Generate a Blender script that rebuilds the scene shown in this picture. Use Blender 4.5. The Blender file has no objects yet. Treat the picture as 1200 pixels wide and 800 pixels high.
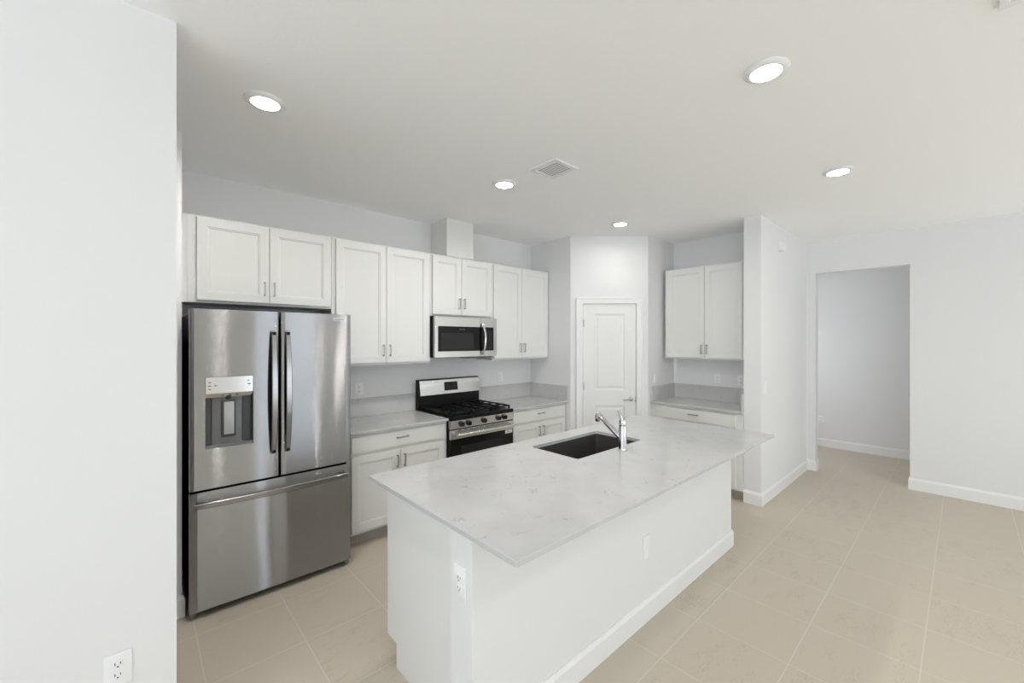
import bpy, bmesh, math
from mathutils import Vector, Matrix

S = bpy.context.scene
COL = S.collection
R = math.radians
PI = math.pi

# ------------------------------------------------------------------ camera
CAM_H = 1.614
FPX = 483.27
cam_data = bpy.data.cameras.new('camera')
cam = bpy.data.objects.new('camera', cam_data)
COL.objects.link(cam)
cam.location = (0, 0, CAM_H)
cam.rotation_euler = (R(90), 0, -R(43.084))
cam_data.sensor_fit = 'HORIZONTAL'
cam_data.sensor_width = 36.0
cam_data.lens = FPX / 1200 * 36.0
cam_data.shift_x = -(613.29 - 600) / 1200
cam_data.shift_y = (399.11 - 400) / 1200
cam_data.clip_start = 0.02
S.camera = cam

# ------------------------------------------------------------------ world, exposure, daylight
S.view_settings.view_transform = 'Standard'
S.view_settings.look = 'None'
S.view_settings.gamma = 1.0
S.view_settings.use_curve_mapping = False
S.view_settings.exposure = 0.01
S.cycles.use_denoising = True
S.cycles.max_bounces = 10
S.cycles.diffuse_bounces = 8
S.cycles.glossy_bounces = 5
S.cycles.sample_clamp_indirect = 6.0
S.cycles.caustics_reflective = False
S.cycles.caustics_refractive = False

W = bpy.data.worlds.new('sky')
S.world = W
W.use_nodes = True
W.node_tree.nodes['Background'].inputs[0].default_value = (0.88, 0.94, 1.0, 1)
W.node_tree.nodes['Background'].inputs[1].default_value = 1.5

CEIL = 2.842
SOUTH = -6.0
XL = -5.0             # left end of the living area
# openings in the wall behind the camera: (x0, x1, z0, z1)
OPENINGS = [(2.03, 3.80, 0.0, 2.35), (4.7, 6.05, 0.3, 2.45), (-4.5, -2.0, 0.3, 2.45)]
DAY = [34, 30, 1]
TILT = [0, 50, 50]
DAY_COL = (0.745, 0.86, 1.0)
for i, (x0, x1, z0, z1) in enumerate(OPENINGS):
    ld = bpy.data.lights.new('daylight', 'AREA')
    ld.shape = 'RECTANGLE'
    ld.size, ld.size_y = x1 - x0 - 0.1, z1 - z0 - 0.1
    ld.energy = DAY[i]
    ld.color = DAY_COL
    lo = bpy.data.objects.new('daylight', ld)
    lo.location = ((x0 + x1) / 2, SOUTH - 0.11, (z0 + z1) / 2)
    lo.rotation_euler = (R(90 + TILT[i]), 0, 0)      # -Z of the lamp points to +Y, into the room
    COL.objects.link(lo)
# added sunlight through unseen windows, bounced off the living area floor onto the ceiling
su = bpy.data.lights.new('bounce_sun', 'SUN')
su.energy = 23; su.angle = R(1.5); su.color = (.745, .86, 1.0)
so = bpy.data.objects.new('bounce_sun', su)
so.location = (0, -9, 6)
so.rotation_euler = Vector((.06, 1, -.56)).to_track_quat('-Z', 'Y').to_euler()
COL.objects.link(so)
# wide window in the left end wall of the living area
WWIN = (-5.4, 1.5, 0.3, 2.45)      # y0, y1, z0, z1
wl = bpy.data.lights.new('daylight', 'AREA')
wl.shape = 'RECTANGLE'; wl.size, wl.size_y = WWIN[1] - WWIN[0] - .1, WWIN[3] - WWIN[2] - .1
wl.energy = 165; wl.color = DAY_COL
wo = bpy.data.objects.new('daylight', wl)
wo.location = (XL - .12, (WWIN[0] + WWIN[1]) / 2, (WWIN[2] + WWIN[3]) / 2)
wo.rotation_euler = Vector((1, 0, 1.4)).to_track_quat('-Z', 'Y').to_euler()
COL.objects.link(wo)
# unseen window light added in the end wall to brighten the hall
hall_fill = bpy.data.lights.new('daylight', 'AREA')
hall_fill.shape = 'RECTANGLE'; hall_fill.size, hall_fill.size_y = 1.0, 1.3
hall_fill.energy = 13.5; hall_fill.color = (.93, .945, .97)
ho = bpy.data.objects.new('daylight', hall_fill)
ho.location = (6.95, 2.72, 1.5); ho.rotation_euler = (-R(90), 0, 0)
COL.objects.link(ho)
LAMP_W = {2: 10.5, 0: 2.6, -1: 3.0}      # ceiling downlights by row: kitchen, island, living
LAMP_EMIT = 45.0


# ------------------------------------------------------------------ materials
def srgb(r, g, b):
    f = lambda c: (c / 255 / 12.92) if c / 255 <= 0.04045 else ((c / 255 + 0.055) / 1.055) ** 2.4
    return (f(r), f(g), f(b), 1.0)


def mat(name, color, rough=0.5, metal=0.0, spec=0.5, bump=None, emit=None, aniso=None):
    m = bpy.data.materials.new(name)
    m.use_nodes = True
    nt = m.node_tree
    p = nt.nodes['Principled BSDF']
    p.inputs['Base Color'].default_value = color
    p.inputs['Roughness'].default_value = rough
    p.inputs['Metallic'].default_value = metal
    p.inputs['Specular IOR Level'].default_value = spec
    if emit:
        p.inputs['Emission Color'].default_value = emit[0]
        p.inputs['Emission Strength'].default_value = emit[1]
    if bump:
        sc, st, dist = bump
        tc = nt.nodes.new('ShaderNodeTexCoord')
        n = nt.nodes.new('ShaderNodeTexNoise')
        n.inputs['Scale'].default_value = sc
        n.inputs['Detail'].default_value = 4
        b = nt.nodes.new('ShaderNodeBump')
        b.inputs['Strength'].default_value = st
        b.inputs['Distance'].default_value = dist
        nt.links.new(tc.outputs['Object'], n.inputs['Vector'])
        nt.links.new(n.outputs['Fac'], b.inputs['Height'])
        nt.links.new(b.outputs['Normal'], p.inputs['Normal'])
    return m


def node(nt, kind, **kw):
    n = nt.nodes.new(kind)
    for k, v in kw.items():
        if k in n.inputs:
            n.inputs[k].default_value = v
        else:
            setattr(n, k, v)
    return n


M = {}
M['wall'] = mat('painted drywall', srgb(229, 229, 229), 0.75, spec=0.3, bump=(180, 0.08, 0.002))
M['ceiling'] = mat('textured ceiling', srgb(249, 249, 249), 0.85, spec=0.2, bump=(60, 0.25, 0.003))
M['trim'] = mat('semi gloss trim', srgb(236, 236, 235), 0.4)
M['cabinet'] = mat('cabinet paint', srgb(226, 226, 223), 0.38, bump=(35, 0.02, 0.001))
M['carcass'] = mat('cabinet face frame paint', srgb(225, 225, 222), 0.42)
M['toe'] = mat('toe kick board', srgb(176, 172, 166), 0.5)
M['door'] = mat('door paint', srgb(232, 232, 230), 0.4)
M['plastic'] = mat('white plastic', srgb(238, 238, 238), 0.35)
M['slot'] = mat('dark slot', srgb(70, 70, 70), 0.6)
M['black'] = mat('black enamel', srgb(9, 9, 10), 0.4, spec=0.25)
M['black_side'] = mat('black cabinet steel', srgb(14, 14, 15), 0.5, spec=0.3)
M['iron'] = mat('cast iron', srgb(12, 12, 13), 0.55, spec=0.3, bump=(300, 0.3, 0.001))
M['glass_black'] = mat('black glass', srgb(6, 6, 7), 0.08, spec=0.3)
M['screen'] = mat('microwave window mesh', srgb(40, 38, 38), 0.25, spec=0.25)
M['chrome'] = mat('chrome', srgb(215, 215, 216), 0.12, metal=1.0)
M['nickel'] = mat('brushed nickel', srgb(185, 182, 177), 0.3, metal=1.0)
M['knob'] = mat('black knob', srgb(14, 14, 15), 0.3)
M['sink'] = mat('dark sink composite', srgb(58, 56, 54), 0.38, spec=0.4, bump=(400, 0.1, 0.0005))
M['grey_plastic'] = mat('grey plastic', srgb(120, 121, 122), 0.35)
M['paddle'] = mat('light grey plastic', srgb(176, 177, 178), 0.3)
M['dark_grey'] = mat('dark grey plastic', srgb(66, 66, 67), 0.4)
M['mark'] = mat('printed mark', srgb(98, 98, 100), 0.5)
M['tag_mark'] = mat('grey print', srgb(150, 150, 150), 0.5)
M['vent_gap'] = mat('vent throat', srgb(95, 95, 95), 0.8)
M['label'] = mat('paper label', srgb(226, 226, 222), 0.6)
M['lamp'] = mat('lit lens', srgb(255, 250, 240), 0.4, emit=((1.0, 0.965, 0.90, 1), LAMP_EMIT))


def steel(name, base, rough, axis='X', aniso=0.75, rot=0.0, wave=0.35, grain=0.0):
    m = bpy.data.materials.new(name)
    m.use_nodes = True
    nt = m.node_tree
    p = nt.nodes['Principled BSDF']
    p.inputs['Base Color'].default_value = base
    p.inputs['Metallic'].default_value = 1.0
    p.inputs['Roughness'].default_value = rough
    p.inputs['Anisotropic'].default_value = aniso
    p.inputs['Anisotropic Rotation'].default_value = rot
    tg = node(nt, 'ShaderNodeTangent', direction_type='RADIAL', axis='Z')
    nt.links.new(tg.outputs[0], p.inputs['Tangent'])
    tc = nt.nodes.new('ShaderNodeTexCoord')
    # fine brushing along the sheet
    mp = nt.nodes.new('ShaderNodeMapping')
    mp.inputs['Scale'].default_value = (3, 3, 900) if axis == 'X' else (900, 900, 3)
    n1 = node(nt, 'ShaderNodeTexNoise', Scale=1.0, Detail=3.0)
    nt.links.new(tc.outputs['Object'], mp.inputs['Vector'])
    nt.links.new(mp.outputs[0], n1.inputs['Vector'])
    mr = node(nt, 'ShaderNodeMapRange')
    mr.inputs['To Min'].default_value = rough * 0.93
    mr.inputs['To Max'].default_value = rough * 1.07
    nt.links.new(n1.outputs['Fac'], mr.inputs['Value'])
    nt.links.new(mr.outputs[0], p.inputs['Roughness'])
    # slow waviness of the thin sheet
    n2 = node(nt, 'ShaderNodeTexNoise', Scale=2.2, Detail=1.0)
    mp2 = nt.nodes.new('ShaderNodeMapping')
    mp2.inputs['Scale'].default_value = (1.6, 1, 0.5)
    nt.links.new(tc.outputs['Object'], mp2.inputs['Vector'])
    nt.links.new(mp2.outputs[0], n2.inputs['Vector'])
    b = node(nt, 'ShaderNodeBump', Strength=wave, Distance=0.02)
    nt.links.new(n2.outputs['Fac'], b.inputs['Height'])
    # grain of the horizontal brushing: the microscopic scratches tip the surface up and down only
    wn = node(nt, 'ShaderNodeTexWhiteNoise', noise_dimensions='3D')
    sc_ = node(nt, 'ShaderNodeVectorMath', operation='SCALE')
    sc_.inputs['Scale'].default_value = 7919.0
    nt.links.new(tc.outputs['Object'], sc_.inputs[0])
    nt.links.new(sc_.outputs[0], wn.inputs['Vector'])
    sub = node(nt, 'ShaderNodeMath', operation='SUBTRACT')
    nt.links.new(wn.outputs['Value'], sub.inputs[0]); sub.inputs[1].default_value = 0.5
    mul = node(nt, 'ShaderNodeMath', operation='MULTIPLY')
    nt.links.new(sub.outputs[0], mul.inputs[0]); mul.inputs[1].default_value = grain
    cz = nt.nodes.new('ShaderNodeCombineXYZ')
    nt.links.new(mul.outputs[0], cz.inputs[2])
    va = node(nt, 'ShaderNodeVectorMath', operation='ADD')
    nt.links.new(b.outputs['Normal'], va.inputs[0]); nt.links.new(cz.outputs[0], va.inputs[1])
    vn = node(nt, 'ShaderNodeVectorMath', operation='NORMALIZE')
    nt.links.new(va.outputs[0], vn.inputs[0])
    nt.links.new(vn.outputs[0], p.inputs['Normal'])
    return m


M['steel'] = steel('brushed stainless steel', srgb(170, 170, 171), 0.13, aniso=1.0, rot=0.25, wave=0.10, grain=0.75)
M['steel_handle'] = steel('satin steel handle', srgb(160, 159, 157), 0.25, aniso=0.3, wave=0.0)
M['steel_panel'] = steel('stainless control panel', srgb(214, 213, 211), 0.24, aniso=0.8, rot=0.25, wave=0.05)


def quartz(name, base, vein, strength):
    m = bpy.data.materials.new(name)
    m.use_nodes = True
    nt = m.node_tree
    p = nt.nodes['Principled BSDF']
    p.inputs['Roughness'].default_value = 0.13
    p.inputs['Specular IOR Level'].default_value = 0.5
    tc = nt.nodes.new('ShaderNodeTexCoord')
    # broad soft clouds
    n0 = node(nt, 'ShaderNodeTexNoise', Scale=5.0, Detail=5.0)
    nt.links.new(tc.outputs['Object'], n0.inputs['Vector'])
    r0 = nt.nodes.new('ShaderNodeValToRGB')
    r0.color_ramp.elements[0].position = 0.35
    r0.color_ramp.elements[0].color = tuple(c * 0.93 for c in base[:3]) + (1,)
    r0.color_ramp.elements[1].position = 0.65
    r0.color_ramp.elements[1].color = base
    nt.links.new(n0.outputs['Fac'], r0.inputs[0])
    # short broken veins: distorted voronoi edges masked by noise
    nd = node(nt, 'ShaderNodeTexNoise', Scale=9.0, Detail=4.0)
    nt.links.new(tc.outputs['Object'], nd.inputs['Vector'])
    mixv = node(nt, 'ShaderNodeMix', data_type='VECTOR')
    mixv.inputs['Factor'].default_value = 0.12
    nt.links.new(tc.outputs['Object'], mixv.inputs[4])
    nt.links.new(nd.outputs['Color'], mixv.inputs[5])
    v = node(nt, 'ShaderNodeTexVoronoi', feature='DISTANCE_TO_EDGE', Scale=9.0)
    nt.links.new(mixv.outputs[1], v.inputs['Vector'])
    r1 = nt.nodes.new('ShaderNodeValToRGB')
    r1.color_ramp.elements[0].position = 0.0
    r1.color_ramp.elements[0].color = (1, 1, 1, 1)
    r1.color_ramp.elements[1].position = 0.035
    r1.color_ramp.elements[1].color = (0, 0, 0, 1)
    nt.links.new(v.outputs['Distance'], r1.inputs[0])
    nm = node(nt, 'ShaderNodeTexNoise', Scale=14.0, Detail=3.0)
    nt.links.new(tc.outputs['Object'], nm.inputs['Vector'])
    r2 = nt.nodes.new('ShaderNodeValToRGB')
    r2.color_ramp.elements[0].position = 0.56
    r2.color_ramp.elements[0].color = (0, 0, 0, 1)
    r2.color_ramp.elements[1].position = 0.66
    r2.color_ramp.elements[1].color = (1, 1, 1, 1)
    nt.links.new(nm.outputs['Fac'], r2.inputs[0])
    mul = node(nt, 'ShaderNodeMath', operation='MULTIPLY')
    nt.links.new(r1.outputs[0], mul.inputs[0])
    nt.links.new(r2.outputs[0], mul.inputs[1])
    # flecks
    vf = node(nt, 'ShaderNodeTexVoronoi', Scale=55.0)
    nt.links.new(tc.outputs['Object'], vf.inputs['Vector'])
    r3 = nt.nodes.new('ShaderNodeValToRGB')
    r3.color_ramp.elements[0].position = 0.08
    r3.color_ramp.elements[0].color = (1, 1, 1, 1)
    r3.color_ramp.elements[1].position = 0.16
    r3.color_ramp.elements[1].color = (0, 0, 0, 1)
    nt.links.new(vf.outputs['Distance'], r3.inputs[0])
    nf = node(nt, 'ShaderNodeTexNoise', Scale=7.0, Detail=2.0)
    nt.links.new(tc.outputs['Object'], nf.inputs['Vector'])
    r4 = nt.nodes.new('ShaderNodeValToRGB')
    r4.color_ramp.elements[0].position = 0.55
    r4.color_ramp.elements[0].color = (0, 0, 0, 1)
    r4.color_ramp.elements[1].position = 0.6
    r4.color_ramp.elements[1].color = (.8, .8, .8, 1)
    nt.links.new(nf.outputs['Fac'], r4.inputs[0])
    mul2 = node(nt, 'ShaderNodeMath', operation='MULTIPLY')
    nt.links.new(r3.outputs[0], mul2.inputs[0])
    nt.links.new(r4.outputs[0], mul2.inputs[1])
    add = node(nt, 'ShaderNodeMath', operation='MAXIMUM')
    nt.links.new(mul.outputs[0], add.inputs[0])
    nt.links.new(mul2.outputs[0], add.inputs[1])
    sc = node(nt, 'ShaderNodeMath', operation='MULTIPLY')
    nt.links.new(add.outputs[0], sc.inputs[0])
    sc.inputs[1].default_value = strength
    mx = node(nt, 'ShaderNodeMix', data_type='RGBA')
    nt.links.new(sc.outputs[0], mx.inputs[0])
    nt.links.new(r0.outputs[0], mx.inputs[6])
    mx.inputs[7].default_value = vein
    nt.links.new(mx.outputs[2], p.inputs['Base Color'])
    return m


M['quartz'] = quartz('white quartz', srgb(198, 198, 197), srgb(130, 138, 134), 0.5)
M['quartz_wall'] = quartz('grey white quartz', srgb(199, 198, 196), srgb(134, 147, 142), 0.5)


def floor_material():
    m = bpy.data.materials.new('beige porcelain tile')
    m.use_nodes = True
    nt = m.node_tree
    p = nt.nodes['Principled BSDF']
    tc = nt.nodes.new('ShaderNodeTexCoord')
    sep = nt.nodes.new('ShaderNodeSeparateXYZ')
    nt.links.new(tc.outputs['Object'], sep.inputs[0])

    def line(out, off, pitch, half):
        a = node(nt, 'ShaderNodeMath', operation='SUBTRACT')
        nt.links.new(out, a.inputs[0]); a.inputs[1].default_value = off
        b = node(nt, 'ShaderNodeMath', operation='DIVIDE')
        nt.links.new(a.outputs[0], b.inputs[0]); b.inputs[1].default_value = pitch
        r = node(nt, 'ShaderNodeMath', operation='ROUND')
        nt.links.new(b.outputs[0], r.inputs[0])
        d = node(nt, 'ShaderNodeMath', operation='SUBTRACT')
        nt.links.new(b.outputs[0], d.inputs[0]); nt.links.new(r.outputs[0], d.inputs[1])
        ab = node(nt, 'ShaderNodeMath', operation='ABSOLUTE')
        nt.links.new(d.outputs[0], ab.inputs[0])
        lt = node(nt, 'ShaderNodeMath', operation='LESS_THAN')
        nt.links.new(ab.outputs[0], lt.inputs[0]); lt.inputs[1].default_value = half / pitch
        fl = node(nt, 'ShaderNodeMath', operation='FLOOR')
        nt.links.new(b.outputs[0], fl.inputs[0])
        return lt.outputs[0], fl.outputs[0]
    gx, ix = line(sep.outputs[0], 0.235, 0.4275, 0.0024)
    gy, iy = line(sep.outputs[1], 0.146, 0.4545, 0.0024)
    gm = node(nt, 'ShaderNodeMath', operation='MAXIMUM')
    nt.links.new(gx, gm.inputs[0]); nt.links.new(gy, gm.inputs[1])
    # per tile tone
    cb = nt.nodes.new('ShaderNodeCombineXYZ')
    nt.links.new(ix, cb.inputs[0]); nt.links.new(iy, cb.inputs[1])
    wn = node(nt, 'ShaderNodeTexWhiteNoise', noise_dimensions='3D')
    nt.links.new(cb.outputs[0], wn.inputs['Vector'])
    # mottling, slightly streaked
    mp = nt.nodes.new('ShaderNodeMapping')
    mp.inputs['Scale'].default_value = (1.6, 4.5, 1)
    nt.links.new(tc.outputs['Object'], mp.inputs['Vector'])
    n1 = node(nt, 'ShaderNodeTexNoise', Scale=2.6, Detail=8.0, Roughness=0.62)
    nt.links.new(mp.outputs[0], n1.inputs['Vector'])
    n2 = node(nt, 'ShaderNodeTexNoise', Scale=22.0, Detail=6.0, Roughness=0.7)
    nt.links.new(mp.outputs[0], n2.inputs['Vector'])
    ad = node(nt, 'ShaderNodeMath', operation='ADD')
    nt.links.new(n1.outputs['Fac'], ad.inputs[0]); nt.links.new(n2.outputs['Fac'], ad.inputs[1])
    ad2 = node(nt, 'ShaderNodeMath', operation='MULTIPLY_ADD')
    nt.links.new(wn.outputs['Value'], ad2.inputs[0]); ad2.inputs[1].default_value = 0.16
    nt.links.new(ad.outputs[0], ad2.inputs[2])
    rp = nt.nodes.new('ShaderNodeValToRGB')
    rp.color_ramp.elements[0].position = 0.72
    rp.color_ramp.elements[0].color = srgb(180, 169, 152)
    rp.color_ramp.elements[1].position = 1.38
    rp.color_ramp.elements[1].color = srgb(196, 186, 170)
    nt.links.new(ad2.outputs[0], rp.inputs[0])
    mx = node(nt, 'ShaderNodeMix', data_type='RGBA')
    nt.links.new(gm.outputs[0], mx.inputs[0])
    nt.links.new(rp.outputs[0], mx.inputs[6])
    mx.inputs[7].default_value = srgb(208, 201, 186)
    nt.links.new(mx.outputs[2], p.inputs['Base Color'])
    p.inputs['Roughness'].default_value = 0.42
    p.inputs['Specular IOR Level'].default_value = 0.4
    b = node(nt, 'ShaderNodeBump', Strength=0.15, Distance=0.001)
    nt.links.new(n2.outputs['Fac'], b.inputs['Height'])
    nt.links.new(b.outputs['Normal'], p.inputs['Normal'])
    return m


M['floor'] = floor_material()


# ------------------------------------------------------------------ mesh helpers
class MB:
    """collects shapes into one mesh"""
    def __init__(s):
        s.bm = bmesh.new()

    def box(s, x0, x1, y0, y1, z0, z1, bev=0.0, seg=2):
        t = bmesh.new()
        bmesh.ops.create_cube(t, size=1)
        for v in t.verts:
            v.co = Vector(((x0 + x1) / 2 + v.co.x * (x1 - x0), (y0 + y1) / 2 + v.co.y * (y1 - y0), (z0 + z1) / 2 + v.co.z * (z1 - z0)))
        if bev:
            bmesh.ops.bevel(t, geom=t.edges[:], offset=bev, segments=seg, profile=0.5, affect='EDGES', clamp_overlap=True)
        return s.merge(t)

    def merge(s, t, mtx=None):
        if mtx is not None:
            bmesh.ops.transform(t, matrix=mtx, verts=t.verts)
        me = bpy.data.meshes.new('tmp')
        t.to_mesh(me); t.free()
        s.bm.from_mesh(me)
        bpy.data.meshes.remove(me)
        return s

    def cyl(s, p, axis, r, h, n=24, r2=None, bev=0.0):
        """cylinder from p along axis ('X','Y','Z' or Vector), length h"""
        t = bmesh.new()
        bmesh.ops.create_cone(t, cap_ends=True, segments=n, radius1=r, radius2=r if r2 is None else r2, depth=h)
        bmesh.ops.translate(t, vec=(0, 0, h / 2), verts=t.verts)
        if bev:
            es = [e for e in t.edges if abs(e.verts[0].co.z - e.verts[1].co.z) < 1e-6]
            bmesh.ops.bevel(t, geom=es, offset=bev, segments=2, profile=0.5, affect='EDGES')
        d = {'X': Vector((1, 0, 0)), 'Y': Vector((0, 1, 0)), 'Z': Vector((0, 0, 1))}.get(axis, axis) if isinstance(axis, str) else axis
        q = Vector((0, 0, 1)).rotation_difference(Vector(d).normalized())
        return s.merge(t, Matrix.Translation(p) @ q.to_matrix().to_4x4())

    def prism(s, pts, a0, a1, axis='X', bev=0.0):
        """polygon pts (in the plane normal to axis) extruded from a0 to a1"""
        t = bmesh.new()
        def mk(u, v, a):
            return {'X': (a, u, v), 'Y': (u, a, v), 'Z': (u, v, a)}[axis]
        lo = [t.verts.new(mk(u, v, a0)) for u, v in pts]
        hi = [t.verts.new(mk(u, v, a1)) for u, v in pts]
        n = len(pts)
        t.faces.new(lo); t.faces.new(hi)
        for i in range(n):
            t.faces.new((lo[i], lo[(i + 1) % n], hi[(i + 1) % n], hi[i]))
        bmesh.ops.recalc_face_normals(t, faces=t.faces)
        if bev:
            bmesh.ops.bevel(t, geom=t.edges[:], offset=bev, segments=2, profile=0.5, affect='EDGES', clamp_overlap=True)
        return s.merge(t)

    def sweep(s, path, prof, up=Vector((0, 0, 1))):
        """profile (list of (u,v)) swept on path; u along side, v along the path's own normal"""
        t = bmesh.new()
        rings = []
        n = len(path)
        for i, p in enumerate(path):
            p = Vector(p)
            a = Vector(path[max(i - 1, 0)]); b = Vector(path[min(i + 1, n - 1)])
            d = (b - a).normalized()
            side = d.cross(up).normalized()
            nor = side.cross(d).normalized()
            pr = prof[i] if isinstance(prof[0], list) else prof
            rings.append([t.verts.new(p + side * u + nor * v) for u, v in pr])
        m = len(rings[0])
        for i in range(n - 1):
            for k in range(m):
                t.faces.new((rings[i][k], rings[i][(k + 1) % m], rings[i + 1][(k + 1) % m], rings[i + 1][k]))
        t.faces.new(rings[0]); t.faces.new(rings[-1])
        bmesh.ops.recalc_face_normals(t, faces=t.faces)
        return s.merge(t)

    def lathe(s, prof, loc=(0, 0, 0), n=40, mtx=None):
        """profile of (r,z) revolved about Z"""
        t = bmesh.new()
        rings = []
        for r, z in prof:
            if r < 1e-6:
                rings.append([t.verts.new((0, 0, z))])
            else:
                rings.append([t.verts.new((r * math.cos(2 * PI * k / n), r * math.sin(2 * PI * k / n), z)) for k in range(n)])
        for a, b in zip(rings, rings[1:]):
            for k in range(n):
                k2 = (k + 1) % n
                if len(a) == 1 and len(b) == 1:
                    continue
                if len(a) == 1:
                    t.faces.new((a[0], b[k], b[k2]))
                elif len(b) == 1:
                    t.faces.new((a[k], a[k2], b[0]))
                else:
                    t.faces.new((a[k], a[k2], b[k2], b[k]))
        bmesh.ops.recalc_face_normals(t, faces=t.faces)
        return s.merge(t, Matrix.Translation(loc) @ (mtx or Matrix.Identity(4)))


def tag(o, label=None, cat=None, group=None, kind=None):
    if label: o['label'] = label
    if cat: o['category'] = cat
    if group: o['group'] = group
    if kind: o['kind'] = kind
    return o


def obj(name, mb, m, parent=None, smooth=True, loc=None, angle=35):
    me = bpy.data.meshes.new(name)
    mb.bm.to_mesh(me); mb.bm.free()
    for mm in (m if isinstance(m, (list, tuple)) else [m]):
        me.materials.append(mm)
    o = bpy.data.objects.new(name, me)
    COL.objects.link(o)
    if parent: o.parent = parent
    if loc: o.location = loc
    if smooth:
        me.shade_smooth()
        me.set_sharp_from_angle(angle=R(angle))
    return o


def empty(name, loc, rz=0.0, label=None, cat=None, group=None):
    o = bpy.data.objects.new(name, None)
    o.empty_display_size = 0.1
    o.location = loc
    o.rotation_euler = (0, 0, rz)
    COL.objects.link(o)
    return tag(o, label, cat, group)


def struct(name, mb, m, parent=None, **kw):
    o = obj(name, mb, m, parent, smooth=False, **kw)
    if parent is None: o['kind'] = 'structure'
    return o


def recenter(o):
    """origin of a single-mesh thing moved to the bottom centre of its geometry"""
    vs = [v.co for v in o.data.vertices]
    c = Vector(((min(v.x for v in vs) + max(v.x for v in vs)) / 2, (min(v.y for v in vs) + max(v.y for v in vs)) / 2, min(v.z for v in vs)))
    o.data.transform(Matrix.Translation(-c))
    o.location = o.location + c
    return o


def cut(o, mb):
    """boolean difference, result baked into the mesh"""
    me = bpy.data.meshes.new('c'); mb.bm.to_mesh(me); mb.bm.free()
    c = bpy.data.objects.new('c', me); COL.objects.link(c)
    c.matrix_world = Matrix.Identity(4)
    c.parent = o.parent; c.location = o.location
    md = o.modifiers.new('b', 'BOOLEAN'); md.operation = 'DIFFERENCE'; md.object = c; md.solver = 'EXACT'
    bpy.context.view_layer.update()
    dg = bpy.context.evaluated_depsgraph_get()
    new = bpy.data.meshes.new_from_object(o.evaluated_get(dg))
    o.modifiers.clear()
    old = o.data; nm = old.name
    o.data = new
    bpy.data.meshes.remove(old); new.name = nm
    bpy.data.objects.remove(c); bpy.data.meshes.remove(me)
    return o


def rrect(x0, x1, y0, y1, r, n=6):
    pts = []
    for cx, cy, a in ((x1 - r, y1 - r, 0), (x0 + r, y1 - r, 90), (x0 + r, y0 + r, 180), (x1 - r, y0 + r, 270)):
        for k in range(n + 1):
            t = R(a + 90 * k / n)
            pts.append((cx + r * math.cos(t), cy + r * math.sin(t)))
    return pts


def text_mesh(body, size, x, y, z, name, m, parent, depth=0.0006, ext=None):
    """text standing in the local XZ plane, facing -Y, centred on x, z"""
    cu = bpy.data.curves.new('t', 'FONT')
    cu.body = body; cu.size = size; cu.extrude = depth
    cu.align_x = 'CENTER'; cu.align_y = 'CENTER'
    t = bpy.data.objects.new('t', cu); COL.objects.link(t)
    bpy.context.view_layer.update()
    me = bpy.data.meshes.new_from_object(t.evaluated_get(bpy.context.evaluated_depsgraph_get()))
    bpy.data.objects.remove(t); bpy.data.curves.remove(cu)
    me.transform(Matrix.Translation((x, y, z)) @ Matrix.Rotation(R(90), 4, 'X'))
    me.name = name; me.materials.clear(); me.materials.append(m)
    o = bpy.data.objects.new(name, me); COL.objects.link(o); o.parent = parent
    return o


# ------------------------------------------------------------------ key planes
YW = 3.835            # wall with the range
XP, YP1 = 3.715, 3.161    # pantry block: left side wall, start of the diagonal
XP2, YP2 = 4.354, 2.522   # end of the diagonal, right side wall of the pantry
XW2 = 4.979           # wall behind the small cabinet run
PX0, PY0, PY1 = 4.442, 1.355, 1.512    # projecting wall
XR = 6.143            # right wall
BB = 0.125            # baseboard height
BT = 0.014

# ------------------------------------------------------------------ shell
struct('floor', MB().box(XL - .2, 8.2, SOUTH - .15, YW + .3, -0.12, 0), M['floor'])
struct('ceiling', MB().box(XL - .2, 8.2, SOUTH - .15, YW + .3, CEIL, CEIL + 0.12), M['ceiling'])
struct('wall_back', MB().box(XL, XP + .02, YW, YW + 0.14, 0, CEIL), M['wall'])
# pantry: side wall, diagonal with its doorway, second side wall
struct('wall_pantry_left', MB().prism([(XP, YW), (XP, YP1), (XP + .082, YP1 + .034), (XP + .116, YP1 + .116), (XP + .116, YW)], 0, CEIL, 'Z'), M['wall'])
struct('wall_pantry_right', MB().prism([(XP2, YP2), (XW2 + .1, YP2), (XW2 + .1, YP2 + .116), (XP2 + .116, YP2 + .116), (XP2 + .034, YP2 + .082)], 0, CEIL, 'Z'), M['wall'])
DL = math.hypot(XP2 - XP, YP1 - YP2)     # length of the diagonal
DS0, DS1, DZ1 = 0.138, 0.771, 2.052
pd = empty('wall_pantry_front', (XP, YP1, 0), -R(45)); pd['kind'] = 'structure'
wm = MB()
wm.box(0.0, DS0, 0.0, 0.1, 0, CEIL)
wm.box(DS1, DL, 0.0, 0.1, 0, CEIL)
wm.box(DS0, DS1, 0.0, 0.1, DZ1, CEIL)
obj('drywall', wm, M['wall'], pd, smooth=False)
struct('wall_cabinet_end', MB().box(XW2, XW2 + .12, PY1 - .02, YP2 + .02, 0, CEIL), M['wall'])
struct('wall_projecting', MB().box(PX0, XR + .1, PY0, PY1, 0, CEIL), M['wall'])
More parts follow.
